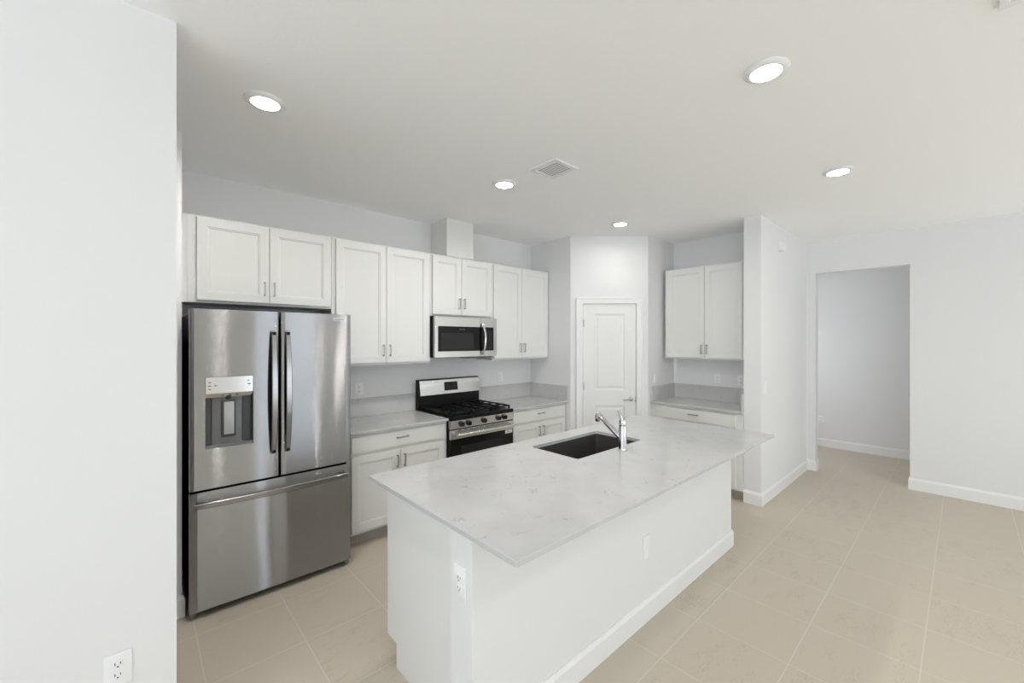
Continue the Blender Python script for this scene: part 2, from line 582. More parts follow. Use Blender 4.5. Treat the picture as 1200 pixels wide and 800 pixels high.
# right wall with the cased-less opening
OY0, OY1, OZ = 0.404, 1.262, 2.447
rw = MB()
rw.box(XR, XR + .125, SOUTH, OY0, 0, CEIL)
rw.box(XR, XR + .125, OY1, PY0 + .02, 0, CEIL)
rw.box(XR, XR + .125, OY0, OY1, OZ, CEIL)
struct('wall_right', rw, M['wall'])
struct('wall_hall', MB().box(7.64, 7.76, -1.6, 3.0, 0, CEIL), M['wall'])
hn_ = MB()
hn_.box(XR + .1, 6.40, 2.6, 2.70, 0, CEIL); hn_.box(7.50, 7.7, 2.6, 2.70, 0, CEIL)
hn_.box(6.40, 7.50, 2.6, 2.70, 0, .8); hn_.box(6.40, 7.50, 2.6, 2.70, 2.2, CEIL)
struct('wall_hall_north', hn_, M['wall'])
w = MB()
for a, b in ((6.40, 6.44), (7.46, 7.50), (6.93, 6.97)): w.box(a, b, 2.62, 2.66, .8, 2.2)
for a, b in ((.8, .84), (2.16, 2.2), (1.48, 1.52)): w.box(6.44, 7.46, 2.62, 2.66, a, b)
struct('window_4', w, M['trim'])  # frame of the unseen window added to light the hall
struct('wall_hall_south', MB().box(XR + .1, 7.7, -1.4, -1.28, 0, CEIL), M['wall'])
struct('wall_hall_west', MB().box(XR, XR + .125, PY0 + .02, 2.72, 0, CEIL), M['wall'])
# near left wall and the stub beside the refrigerator
struct('wall_left_near', MB().box(XL, 0.110, 2.081, 2.20, 0, CEIL), M['wall'])
struct('wall_left_stub', MB().box(XL, 0.189, 3.131, 3.25, 0, CEIL).box(0.07, 0.189, 3.25, YW, 0, CEIL), M['wall'])
wy0, wy1, wz0, wz1 = WWIN
ww_ = MB()
ww_.box(XL - .1, XL, SOUTH, wy0, 0, CEIL); ww_.box(XL - .1, XL, wy1, YW, 0, CEIL)
ww_.box(XL - .1, XL, wy0, wy1, 0, wz0); ww_.box(XL - .1, XL, wy0, wy1, wz1, CEIL)
struct('wall_west', ww_, M['wall'])
w = MB()
for k in range(4):
    yy = wy0 + (wy1 - wy0) * k / 3
    w.box(XL - .08, XL - .03, max(wy0, yy - .03), min(wy1, yy + .03), wz0, wz1)
w.box(XL - .08, XL - .03, wy0, wy1, wz0, wz0 + .05); w.box(XL - .08, XL - .03, wy0, wy1, wz1 - .05, wz1)
struct('window_5', w, M['trim'])
sw = MB()
xs = XL
for (x0, x1, z0, z1) in sorted(OPENINGS):
    sw.box(xs, x0, SOUTH - .12, SOUTH, 0, CEIL)
    sw.box(x0, x1, SOUTH - .12, SOUTH, z1, CEIL)
    if z0 > 0: sw.box(x0, x1, SOUTH - .12, SOUTH, 0, z0)
    xs = x1
sw.box(xs, XR + .125, SOUTH - .12, SOUTH, 0, CEIL)
struct('wall_south', sw, M['wall'])
for i, (x0, x1, z0, z1) in enumerate(OPENINGS):
    w = MB()
    for a, b in ((x0, x0 + .05), (x1 - .05, x1), ((x0 + x1) / 2 - .03, (x0 + x1) / 2 + .03)):
        w.box(a, b, SOUTH - .09, SOUTH - .03, z0, z1)
    w.box(x0, x1, SOUTH - .09, SOUTH - .03, z1 - .05, z1)
    w.box(x0, x1, SOUTH - .09, SOUTH - .03, z0, z0 + .05)
    struct('window_%d' % (i + 1), w, M['trim'])


# ------------------------------------------------------------------ baseboards
def base_profile(h=BB, t=BT):
    return [(0, 0), (t, 0), (t, h - .022), (t * .55, h - .008), (t * .4, h), (0, h)]


def baseboard(name, pts, closed=False):
    """runs along pts with the room on the right-hand side of travel; mitred corners"""
    t = bmesh.new()
    prof = base_profile()
    rings = []
    n = len(pts)
    P = [Vector(p) for p in pts]
    for i in range(n):
        d0 = (P[i] - P[i - 1]).normalized() if i > 0 else None
        d1 = (P[i + 1] - P[i]).normalized() if i < n - 1 else None
        if d0 is None: d0 = d1
        if d1 is None: d1 = d0
        n0 = Vector((d0.y, -d0.x)); n1 = Vector((d1.y, -d1.x))
        m = (n0 + n1).normalized()
        k = 1 / max(m.dot(n0), .2)
        rings.append([t.verts.new((P[i].x + m.x * k * u, P[i].y + m.y * k * u, v)) for u, v in prof])
    q = len(prof)
    for i in range(n - 1):
        for k in range(q):
            t.faces.new((rings[i][k], rings[i][(k + 1) % q], rings[i + 1][(k + 1) % q], rings[i + 1][k]))
    t.faces.new(rings[0]); t.faces.new(rings[-1])
    bmesh.ops.recalc_face_normals(t, faces=t.faces)
    mb = MB(); mb.merge(t)
    return mb


# projecting wall (its end, its long face), then the short return and the jamb of the opening
struct('baseboard_projecting', baseboard('b', [(PX0, PY1), (PX0, PY0), (XR, PY0), (XR, OY1), (XR + .125, OY1)]), M['trim'])
struct('baseboard_right', baseboard('b', [(XR + .125, OY0), (XR, OY0), (XR, SOUTH + .02)]), M['trim'])
struct('baseboard_hall', baseboard('b', [(7.64, 2.6), (7.64, -1.28)]), M['trim'])
struct('baseboard_left', baseboard('b', [(XL, 2.081), (0.110, 2.081)]), M['trim'])
struct('baseboard_stub', baseboard('b', [(XL, 3.131), (0.189, 3.131), (0.189, 3.3)]), M['trim'])
struct('baseboard_pantry_left', MB().box(0.0, 0.058, -BT, 0, 0, BB, .002), M['trim']).location = (XP, YP1, 0)
bpy.data.objects['baseboard_pantry_left'].rotation_euler = (0, 0, -R(45))
struct('baseboard_pantry_right', MB().box(0.845, DL, -BT, 0, 0, BB, .002), M['trim']).location = (XP, YP1, 0)
bpy.data.objects['baseboard_pantry_right'].rotation_euler = (0, 0, -R(45))

# ------------------------------------------------------------------ pantry door
tr = MB()
for a, b in ((0.066, 0.142), (0.767, 0.843)):
    tr.prism([(a, -.016), (b, -.016), (b, 0), (a, 0)], 0, DZ1 + .004, 'Z', bev=.003)
    c = a + .02 if a < .4 else b - .02
    tr.box(min(c, a if a < .4 else b), max(c, a if a < .4 else b), -.022, -.014, 0, DZ1 + .07, .003)
tr.box(0.066, 0.843, -.016, 0, DZ1 - .004, DZ1 + .07, .003)
tr.box(0.066, 0.843, -.022, -.014, DZ1 + .05, DZ1 + .07, .003)
# jamb lining
tr.box(DS0 - .004, DS0 + .006, 0, .1, 0, DZ1)
tr.box(DS1 - .006, DS1 + .004, 0, .1, 0, DZ1)
tr.box(DS0, DS1, 0, .1, DZ1 - .006, DZ1 + .004)
t = struct('trim_1', tr, M['trim']); t.location = (XP, YP1, 0); t.rotation_euler = (0, 0, -R(45))

dr = empty('door_1', (XP, YP1, 0), -R(45)); dr['kind'] = 'structure'
a0, a1 = DS0 + .009, DS1 - .009
b0, b1 = 0.012, DZ1 - .010
pn = ((0.278, 0.632, 1.035, 1.930), (0.278, 0.632, 0.22, 0.855))
dm = MB()
dm.box(a0, pn[0][0], .004, .038, b0, b1)
dm.box(pn[0][1], a1, .004, .038, b0, b1)
for z0, z1 in ((b0, pn[1][2]), (pn[1][3], pn[0][2]), (pn[0][3], b1)):
    dm.box(pn[0][0], pn[0][1], .004, .038, z0, z1)
for x0, x1, z0, z1 in pn:
    t = bmesh.new()
    rings = []
    for ins, y in ((0, .004), (.012, .013), (.03, .013), (.05, .006)):
        rings.append([t.verts.new(c) for c in ((x0 + ins, y, z0 + ins), (x1 - ins, y, z0 + ins), (x1 - ins, y, z1 - ins), (x0 + ins, y, z1 - ins))])
    for r0, r1 in zip(rings, rings[1:]):
        for k in range(4):
            t.faces.new((r0[k], r0[(k + 1) % 4], r1[(k + 1) % 4], r1[k]))
    t.faces.new(rings[-1])
    bmesh.ops.recalc_face_normals(t, faces=t.faces)
    for f in t.faces:
        if f.normal.y > 0: f.normal_flip()
    dm.merge(t)
obj('door_panel', dm, M['door'], dr, smooth=False)
hd = MB()
hd.cyl((0.706, .004, 0.935), Vector((0, -1, 0)), .027, .010, 28, bev=.002)
hd.cyl((0.706, -.006, 0.935), Vector((0, -1, 0)), .010, .036, 16)
hd.sweep([(0.706 + .008, -.045, .935), (0.70, -.046, .935), (0.66, -.047, .934), (0.625, -.046, .931), (0.606, -.044, .929)],
         [(math.cos(2 * PI * k / 12) * .007, math.sin(2 * PI * k / 12) * .0095) for k in range(12)])
obj('door_handle', hd, M['nickel'], dr)
obj('latch_plate', MB().box(0.755, 0.7625, -.0005, .006, .90, .965, .0006), M['nickel'], dr)
for z in (1.82, 1.08, 0.24):
    h = MB()
    h.cyl((DS0 + .004, -.005, z - .045), 'Z', .0065, .09, 12)
    h.cyl((DS0 + .004, -.005, z - .050), 'Z', .0045, .10, 10)
    h.box(DS0 + .005, DS0 + .024, .0025, .0055, z - .043, z + .043, .0004)
    obj('hinge', h, M['nickel'], dr)


# ------------------------------------------------------------------ cabinet builders (local frame: x along the run, front towards -y)
def shaker_door(mb, x0, x1, z0, z1, yf, th=.020, fw=.056, rec=.009):
    """yf: y of the door's front face"""
    t = bmesh.new()
    def ring(ins, y): return [t.verts.new(c) for c in ((x0 + ins, y, z0 + ins), (x1 - ins, y, z0 + ins), (x1 - ins, y, z1 - ins), (x0 + ins, y, z1 - ins))]
    rs = [ring(0, yf + th), ring(0, yf + .002), ring(.002, yf), ring(fw, yf), ring(fw + .0025, yf + .003), ring(fw + .010, yf + .0035), ring(fw + .0125, yf + rec)]
    t.faces.new(rs[0])
    for r0, r1 in zip(rs, rs[1:]):
        for k in range(4):
            t.faces.new((r0[k], r0[(k + 1) % 4], r1[(k + 1) % 4], r1[k]))
    t.faces.new(rs[-1])
    bmesh.ops.recalc_face_normals(t, faces=t.faces)
    mb.merge(t)
    return mb


def pull(mb, x, z, yf, L=.104, vertical=True):
    """bar pull centred on x, z"""
    h = L / 2
    if vertical:
        mb.box(x - .005, x + .005, yf - .030, yf - .022, z - h, z + h, .0015)
        for s in (-1, 1):
            mb.box(x - .0045, x + .0045, yf - .026, yf, z + s * (h - .006) - .0045, z + s * (h - .006) + .0045, .001)
    else:
        mb.box(x - h, x + h, yf - .030, yf - .022, z - .005, z + .005, .0015)
        for s in (-1, 1):
            mb.box(x + s * (h - .006) - .0045, x + s * (h - .006) + .0045, yf - .026, yf, z - .0045, z + .0045, .001)
    return mb


def cab_door(root, x0, x1, z0, z1, yf, hx, hz):
    d = obj('door', shaker_door(MB(), x0, x1, z0, z1, yf), M['cabinet'], root, smooth=False)
    obj('handle', pull(MB(), hx, hz, yf), M['nickel'], d)
    return d


def wall_cabinet(loc, rz, W, D, z0, z1, doors, zd, hz, label, group, filler=None):
    """loc: x,y of the front-left corner of the carcass at floor level"""
    r = empty('wall_cabinet', (loc[0], loc[1], z0), rz, label, 'cabinet', group)
    b = MB().box(0, W, 0.0, D, 0, z1 - z0, .0012)
    obj('body', b, M['carcass'], r, smooth=False)
    if filler:
        obj('filler_strip', MB().box(filler[0], filler[1], .001, .02, 0, z1 - z0, .001), M['carcass'], r, smooth=False)
    for i, (a, c) in enumerate(doors):
        hx = c - .028 if i % 2 == 0 else a + .028
        cab_door(r, a, c, zd[0] - z0, zd[1] - z0, -.0215, hx, hz - z0)
    return r


UF = 3.5365   # face frame plane of the wall cabinets
G_UP = 'white wall cabinets over the range wall'
wall_cabinet((0.242, UF), 0, .914, YW - UF - .002, 1.872, 2.463, [(.047, .468), (.474, .904)], (1.889, 2.448), 1.993,
             'short white two-door wall cabinet above the refrigerator', G_UP, filler=(-.052, 0))
wall_cabinet((1.158, UF), 0, .911, YW - UF - .002, 1.400, 2.463, [(.030, .459), (.463, .892)], (1.420, 2.448), 1.528,
             'tall white two-door wall cabinet between refrigerator and microwave', G_UP)
wall_cabinet((2.071, UF), 0, .762, YW - UF - .002, 1.856, 2.463, [(.016, .350), (.354, .743)], (1.872, 2.448), 1.990,
             'short white two-door wall cabinet directly above the microwave', G_UP)
wall_cabinet((2.835, UF), 0, .878, YW - UF - .002, 1.400, 2.463, [(.014, .431), (.435, .868)], (1.420, 2.448), 1.532,
             'tall white two-door wall cabinet right of the microwave, against the pantry', G_UP)
# the boxed duct above the microwave cabinet
c = obj('duct_cover', MB().box(2.253, 2.577, UF - .010, YW - .002, 2.4635, CEIL - .001, .0015), M['carcass'], smooth=False)
tag(recenter(c), 'boxed white duct chase standing on the microwave cabinet up to the ceiling', 'duct cover')
# cabinet on the right run, facing the range wall's left end
X2F = 4.671
wall_cabinet((X2F, 2.475), -R(90), .962, XW2 - X2F - .002, 1.404, 2.460, [(.032, .478), (.482, .876)], (1.421, 2.444), 1.517,
             'white two-door wall cabinet on the far right, between pantry and projecting wall', 'white wall cabinet beside the projecting wall')


def base_cabinet(loc, rz, W, D, drawer, doors, label, group, mullion=True, toe=.072):
    r = empty('base_cabinet', (loc[0], loc[1], 0), rz, label, 'cabinet', group)
    obj('body', MB().box(0, W, 0, D, .100, .886, .001), M['carcass'], r, smooth=False)
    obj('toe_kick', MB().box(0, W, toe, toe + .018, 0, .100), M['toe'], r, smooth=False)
    d = obj('drawer', MB().box(drawer[0], drawer[1], -.0205, 0, .738, .862, .002), M['cabinet'], r, smooth=False)
    obj('handle', pull(MB(), (drawer[0] + drawer[1]) / 2, .814, -.0205, vertical=False), M['nickel'], d)
    for i, (a, c) in enumerate(doors):
        hx = c - .030 if i % 2 == 0 else a + .030
        cab_door(r, a, c, .125, .712, -.0205, hx, .620)
    return r


BF = 3.2355
base_cabinet((1.150, BF), 0, .914, YW - BF - .002, (.052, .885), [(.052, .452), (.456, .885)],
             'white base cabinet with drawer and two doors between refrigerator and range', 'white base cabinets on the range wall')
base_cabinet((2.838, BF), 0, .874, YW - BF - .002, (.026, .846), [(.026, .434), (.438, .846)],
             'white base cabinet with drawer and two doors right of the range, against the pantry', 'white base cabinets on the range wall')
base_cabinet((4.425, 2.5205), -R(90), 1.006, XW2 - 4.425 - .002, (.079, .943), [(.079, .509), (.513, .943)],
             'white base cabinet under the short worktop between pantry and projecting wall', 'white base cabinet beside the projecting wall')

# ------------------------------------------------------------------ worktops
CT, CB = 0.908, 0.887


def worktop(name, label, boxes, splashes, group='pale quartz worktops'):
    x = sum(b[0] + b[1] for b in boxes) / (2 * len(boxes)); y = sum(b[2] + b[3] for b in boxes) / (2 * len(boxes))
    r = empty(name, (x, y, CB), 0, label, 'countertop', group)
    s = MB()
    for b in boxes: s.box(b[0] - x, b[1] - x, b[2] - y, b[3] - y, 0, CT - CB, .0025)
    obj('slab', s, M['quartz'], r, smooth=False)
    for b in splashes:
        obj('backsplash', MB().box(b[0] - x, b[1] - x, b[2] - y, b[3] - y, CT - CB, 1.078 - CB, .002), M['quartz_wall'], r, smooth=False)
    return r


worktop('countertop', 'pale quartz worktop between refrigerator and range', [(1.150, 2.066, 3.197, YW - .001)], [(1.150, 2.064, YW - .021, YW - .001)])
worktop('countertop', 'pale quartz worktop right of the range, meeting the pantry side', [(2.836, XP - .001, 3.197, YW - .001)],
        [(2.836, XP - .001, YW - .021, YW - .001), (XP - .021, XP - .001, 3.197, YW - .021)])
worktop('countertop', 'short pale quartz worktop tucked beside the projecting wall', [(4.392, XW2 - .001, PY1 + .001, YP2 - .001)],
        [(XW2 - .021, XW2 - .001, PY1 + .001, YP2 - .001), (4.405, XW2 - .021, YP2 - .021, YP2 - .001), (4.425, XW2 - .021, PY1 + .001, PY1 + .021)])

# ------------------------------------------------------------------ island
IX0, IX1, IY0, IY1 = 0.884, 3.504, 0.977, 2.133
SX0, SX1, SY0, SY1 = 1.915, 2.628, 1.572, 1.972
BX0, BX1 = 0.912, 3.424
KY0, KY1 = 1.257, 1.402
isl = empty('kitchen_island', (2.17, 1.6, 0), 0, 'white kitchen island base with panelled end and plain back, in the middle of the kitchen', 'kitchen island')
ox, oy = 2.17, 1.6
kw = MB().box(BX0 - ox, BX1 - ox, KY0 - oy, KY1 - oy, 0, CB - .0005, .002)
obj('back_wall', kw, M['wall'], isl, smooth=False)
for xa, xb in ((.935, .953), (3.392, 3.410)):
    ep = MB().prism([(1.402 - oy, 0), (1.918 - oy, 0), (1.918 - oy, .118), (2.018 - oy, .118), (2.018 - oy, CB - .0005), (1.402 - oy, CB - .0005)], xa - ox, xb - ox, 'X')
    obj('end_panel', ep, M['cabinet'], isl, smooth=False)
cb = MB()
cb.box(.953 - ox, 1.86 - ox, 1.402 - oy, 1.998 - oy, .118, CB - .001)
cb.box(1.86 - ox, 2.68 - ox, 1.402 - oy, 1.998 - oy, .118, .64)
cb.box(2.68 - ox, 3.392 - ox, 1.402 - oy, 1.998 - oy, .118, CB - .001)
obj('cabinet_body', cb, M['carcass'], isl, smooth=False)
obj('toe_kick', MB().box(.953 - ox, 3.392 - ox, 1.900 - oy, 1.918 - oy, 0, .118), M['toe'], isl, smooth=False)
# doors on the working side
for xa, xb in ((0.965, 1.40), (1.405, 1.84), (1.90, 2.27), (2.275, 2.65), (2.70, 3.38)):
    t = MB()
    shaker_door(t, -(xb - ox), -(xa - ox), .125, .862, -.020)
    bmesh.ops.rotate(t.bm, cent=(0, 0, 0), matrix=Matrix.Rotation(PI, 3, 'Z'), verts=t.bm.verts)
    bmesh.ops.translate(t.bm, vec=(0, 1.9985 - oy, 0), verts=t.bm.verts)
    d = obj('door', t, M['cabinet'], isl, smooth=False)
bb = baseboard('b', [(BX1 - ox, KY1 - oy), (BX1 - ox, KY0 - oy), (BX0 - ox, KY0 - oy), (BX0 - ox, KY1 - oy)][::-1])
obj('baseboard', bb, M['trim'], isl, smooth=False)

top = obj('island_countertop', MB().box(IX0, IX1, IY0, IY1, CB, CT, .0025), M['quartz'], smooth=False)
cut(top, MB().prism(rrect(SX0, SX1, SY0, SY1, .018), CB - .05, CT + .05, 'Z'))
tag(recenter(top), 'large pale quartz island top with a sink cut into it', 'countertop')

# sink
sk = empty('kitchen_sink', ((SX0 + SX1) / 2, (SY0 + SY1) / 2, CB - .23), 0, 'dark rectangular undermount sink set in the island top', 'sink')
W2, H2 = (SX1 - SX0) / 2, (SY1 - SY0) / 2
t = bmesh.new()
rings = []
for ins, z, r in ((-.025, .2295, .03), (.000, .2295, .02), (.001, .225, .02), (.008, .05, .03), (.02, .018, .04), (.06, .010, .05)):
    rings.append([t.verts.new((x, y, z)) for x, y in rrect(-W2 + ins, W2 - ins, -H2 + ins, H2 - ins, r)])
for r0, r1 in zip(rings, rings[1:]):
    m = len(r0)
    for k in range(m):
        t.faces.new((r0[k], r0[(k + 1) % m], r1[(k + 1) % m], r1[k]))
t.faces.new(rings[-1])
bmesh.ops.recalc_face_normals(t, faces=t.faces)
mbk = MB(); mbk.merge(t)
bs = obj('basin', mbk, M['sink'], sk)
md = bs.modifiers.new('s', 'SOLIDIFY'); md.thickness = .004; md.offset = -1
for p in bs.data.polygons: pass
dn = MB().lathe([(0, .011), (.02, .011), (.030, .013), (.044, .014), (.046, .011), (.046, .008), (0, .008)], n=32)
obj('drain', dn, M['chrome'], sk)

# faucet
FX, FY = 2.292, 1.509
fa = empty('kitchen_faucet', (FX, FY, CT), 0, 'chrome single-lever faucet with angled pull-out spout beside the sink', 'faucet')
b = MB().lathe([(0, 0), (.030, 0), (.030, .004), (.0265, .008), (.0255, .02), (.0250, .150), (.0245, .156), (0, .156)], n=36)
obj('body', b, M['chrome'], fa)
cp = MB().lathe([(0, .1575), (.0235, .1575), (.0245, .161), (.0245, .186), (.021, .196), (.012, .200), (0, .201)], n=36)
hb = obj('lever_cap', cp, M['chrome'], fa)
lv = MB()
lp = [(0, -.002, .186), (0, .006, .202), (0, .022, .230), (0, .034, .252)]
lv.sweep(lp, [[(w * math.cos(2 * PI * k / 14), w * .8 * math.sin(2 * PI * k / 14)) for k in range(14)] for w in (.0105, .0110, .0105, .0090)], up=Vector((0, 1, 0)))
obj('lever', lv, M['chrome'], hb)
spd = Vector((0, .168, .120)).normalized()
s0 = Vector((0, .010, .072))
sp = MB().cyl(s0, spd, .0165, .215, 28, r2=.0150, bev=.001)
spout = obj('spout', sp, M['chrome'], fa)
e = s0 + spd * .212
hdm = MB()
hdm.cyl(e - spd * .012, spd, .0185, .030, 28, bev=.004)
hdm.cyl(e + Vector((0, .010, .014)), Vector((0, .22, -1)).normalized(), .0195, .046, 28, r2=.0185, bev=.004)
hx = obj('spray_head', hdm, M['chrome'], spout)
nz = e + Vector((0, .010, .014)) + Vector((0, .22, -1)).normalized() * .044
nm = MB().cyl(nz, Vector((0, .22, -1)).normalized(), .0150, .008, 24, bev=.001)
obj('spray_button', MB().cyl(e + Vector((0, .008, .013)), Vector((0, .1, 1)).normalized(), .0090, .0055, 16), M['dark_grey'], spout)
obj('nozzle', nm, M['dark_grey'], spout)

# ------------------------------------------------------------------ refrigerator
RX0, RX1 = 0.216, 1.124
fr = empty('refrigerator', ((RX0 + RX1) / 2, 3.42, 0), 0, 'stainless french door refrigerator with water dispenser and bottom freezer drawer', 'refrigerator')
fx, fy = (RX0 + RX1) / 2, 3.42
hw = (RX1 - RX0) / 2
YF = 3.020 - fy       # door front plane
bd = MB().box(-hw + .006, hw - .006, 3.098 - fy, 3.80 - fy, .045, 1.775, .003)
obj('body', bd, M['black_side'], fr, smooth=False)
gk = MB().box(-hw + .018, hw - .018, 3.085 - fy, 3.10 - fy, .050, 1.770)
obj('door_gasket', gk, M['black_side'], fr, smooth=False)
for sx in (-1, 1):
    obj('hinge_cover', MB().box(sx * (hw - .045) - .04, sx * (hw - .045) + .04, 3.045 - fy, 3.17 - fy, 1.776, 1.800, .006), M['black_side'], fr)
for sx in (-1, 1):
    for yy in (3.12, 3.70):
        obj('foot', MB().cyl((sx * (hw - .05), yy - fy, 0), 'Z', .020, .046, 16), M['dark_grey'], fr)
obj('base_grille', MB().box(-hw + .02, hw - .02, 3.125 - fy, 3.14 - fy, .012, .05), M['black_side'], fr, smooth=False)
for sx in (-1, 1):
    obj('corner_bracket', MB().box(sx * (hw - .020) - .016, sx * (hw - .020) + .016, 3.048 - fy, 3.10 - fy, .008, .046, .003), M['grey_plastic'], fr)


def fridge_door(x0, x1, z0, z1, name):
    # gently crowned front: arc across the full refrigerator width
    n = 14
    def yf(x): return YF + .004 * (x / hw) ** 2
    pts = []
    for k in range(n + 1):
        x = x0 + (x1 - x0) * k / n
        e = min(x - x0, x1 - x)
        pts.append((x, yf(x)))
    rr = .008
    pts[0] = (x0, yf(x0) + rr); pts.insert(1, (x0 + rr * .35, yf(x0) + rr * .3)); pts.insert(2, (x0 + rr, yf(x0 + rr)))
    pts[-1] = (x1, yf(x1) + rr); pts.insert(-1, (x1 - rr, yf(x1 - rr))); pts.insert(-1, (x1 - rr * .35, yf(x1) + rr * .3))
    pts += [(x1, .0 + 3.084 - fy), (x0, 3.084 - fy)]
    return obj(name, MB().prism(pts, z0, z1, 'Z'), M['steel'], fr, angle=50)


SPL = 0.671 - fx
ZM = 0.738
ld = fridge_door(-hw, SPL - .0045, ZM + .008, 1.800, 'door')
rd = fridge_door(SPL + .0045, hw, ZM + .008, 1.800, 'door')
fd = fridge_door(-hw, hw, .044, ZM - .006, 'freezer_drawer')
# dispenser
dx0, dx1, dz0, dz1 = .288 - fx, .526 - fx, .980, 1.400
cut(ld, MB().box(dx0, dx1, YF - .05, YF + .060, dz0, dz1))
ld.data.shade_smooth(); ld.data.set_sharp_from_angle(angle=R(50))
rc = MB()
zc = 1.276
yb = YF + .058
rc.box(dx0, dx0 + .004, YF + .008, yb, dz0, zc); rc.box(dx1 - .004, dx1, YF + .008, yb, dz0, zc)
rc.box(dx0 + .004, dx0 + .030, YF + .034, yb, dz0 + .012, zc)
rc.box(dx1 - .050, dx1 - .004, YF + .040, yb, dz0 + .012, zc)
rc.box(dx0, dx1, yb - .004, yb, dz0, dz1)
obj('dispenser_recess', rc, M['dark_grey'], ld, smooth=False)
bk = MB().prism([(dx0 + .030, yb - .010), (dx0 + .034, yb - .022), (dx0 + .07, yb - .030), (dx1 - .09, yb - .030), (dx1 - .055, yb - .022), (dx1 - .05, yb - .010)], dz0 + .012, zc, 'Z')
obj('dispenser_back', bk, M['grey_plastic'], ld)
obj('drip_tray', MB().box(dx0 + .001, dx1 - .001, YF + .004, yb, dz0, dz0 + .014, .002), M['grey_plastic'], ld, smooth=False)
obj('control_panel', MB().prism([(YF + .003, zc + .026), (YF + .002, dz1 - .002), (yb, dz1 - .002), (yb, zc), (YF + .020, zc)], dx0 + .002, dx1 - .002, 'X'), M['steel_panel'], ld, smooth=False)
mk = MB()
for (mx_, mz) in ((.020, .032), (.020, .052), (.020, .072), (.048, .052), (.212, .030), (.214, .050), (.218, .052)):
    mk.box(dx0 + mx_ - .006, dx0 + mx_ + .006, YF + .0012, YF + .0022, dz1 - mz - .0022, dz1 - mz + .0022)
obj('panel_print', mk, M['mark'], ld, smooth=False)
for kx in (.085, .12, .155):
    obj('panel_icon', MB().cyl((dx0 + kx, YF + .011, zc + .011), Vector((0, -1, .9)).normalized(), .006, .002, 14), M['mark'], ld, smooth=False)
px0, px1 = dx0 + .078, dx0 + .150
pdl = MB().prism(rrect(px0, px1, dz0 + .055, zc - .015, .008), yb - .044, yb - .030, 'Y', bev=.001)
pd_ = obj('dispenser_paddle', pdl, M['dark_grey'], ld)
pf = MB().prism(rrect(px0 + .012, px1 - .010, dz0 + .072, zc - .030, .003), yb - .048, yb - .043, 'Y', bev=.0008)
pf2 = obj('paddle_face', pf, M['paddle'], ld); pf2['label'] = 'light grey paddle face'
obj('nozzle', MB().cyl(((px0 + px1) / 2, YF + .026, zc - .022), 'Z', .012, .025, 18, r2=.016), M['dark_grey'], ld)


def arc_handle(x, z0, z1, w, drop, parent, name='handle'):
    n = 22
    path, prof, pathb = [], [], []
    for k in range(n + 1):
        u = k / n
        z = z0 + (z1 - z0) * u
        bow = math.sin(PI * u) ** .75
        y = YF - .024 - drop * bow
        path.append((x, y, z))
        ww = w * (.72 + .28 * math.sin(PI * u))
        prof.append([(-ww / 2, -.004), (ww / 2, -.004), (ww / 2, .003), (ww / 2 - .003, .006), (-ww / 2 + .003, .006), (-ww / 2, .003)])
        pathb.append((x, y + .004, z))
    h = MB().sweep(path, prof, up=Vector((0, -1, 0)))
    ho = obj(name, h, M['steel_handle'], parent)
    hb_ = MB()
    # dark inner core from the bar back to the door
    pts = [(YF + .006, z0 + .004)] + [(p[1] + .003, p[2]) for p in pathb] + [(YF + .006, z1 - .004)]
    inner = [(YF - .004 - drop * .35 * math.sin(PI * k / n), z0 + .05 + (z1 - z0 - .10) * k / n) for k in range(n, -1, -1)]
    t = bmesh.new()
    xs_ = (x - w * .30, x + w * .30)
    outer_ = [(p[1] + .003, p[2]) for p in pathb]
    # two end posts plus a thin core behind the bar
    for xa in (0,):
        lo = [t.verts.new((xs_[0], a, b_)) for a, b_ in outer_]; hi = [t.verts.new((xs_[1], a, b_)) for a, b_ in outer_]
        lo2 = [t.verts.new((xs_[0], min(YF + .008, a + .024), b_)) for a, b_ in outer_]; hi2 = [t.verts.new((xs_[1], min(YF + .008, a + .024), b_)) for a, b_ in outer_]
        for k in range(n):
            t.faces.new((lo[k], lo[k + 1], hi[k + 1], hi[k])); t.faces.new((lo2[k], lo2[k + 1], hi2[k + 1], hi2[k]))
            t.faces.new((lo[k], lo[k + 1], lo2[k + 1], lo2[k])); t.faces.new((hi[k], hi[k + 1], hi2[k + 1], hi2[k]))
        for k in (0, n):
            t.faces.new((lo[k], hi[k], hi2[k], lo2[k]))
    bmesh.ops.recalc_face_normals(t, faces=t.faces)
    hb_.merge(t)
    for zz in (z0 + .02, z1 - .02):
        hb_.box(x - w * .28, x + w * .28, YF - .035, YF + .010, zz - .018, zz + .018, .002)
    obj('handle_core', hb_, M['black_side'], parent)


arc_handle(.632 - fx, .900, 1.672, .034, .034, ld)
arc_handle(.712 - fx, .900, 1.672, .034, .034, rd)
# drawer handle, horizontal
n = 24
path, prof = [], []
for k in range(n + 1):
    u = k / n
    x = (.236 - fx) + (1.092 - .236) * u
    bow = math.sin(PI * u) ** .7
    path.append((x, YF - .020 - .030 * bow, .662 + .0 * bow))
    ww = .034 * (.85 + .15 * bow)
    prof.append([(-ww / 2, -.004), (ww / 2, -.004), (ww / 2, .003), (ww / 2 - .004, .008), (-ww / 2 + .004, .008), (-ww / 2, .003)])
dh = MB().sweep(path, prof, up=Vector((0, -1, 0)))
obj('handle', dh, M['steel_handle'], fd)
for xx in (.262 - fx, 1.066 - fx):
    obj('handle_post', MB().box(xx - .02, xx + .02, YF - .030, YF + .014, .650, .674, .003), M['black_side'], fd)
bg = obj('brand_badge', MB().box(1.002 - fx, 1.082 - fx, YF - .0005, YF + .0125, 1.753, 1.776, .0015), M['chrome'], rd, smooth=False)
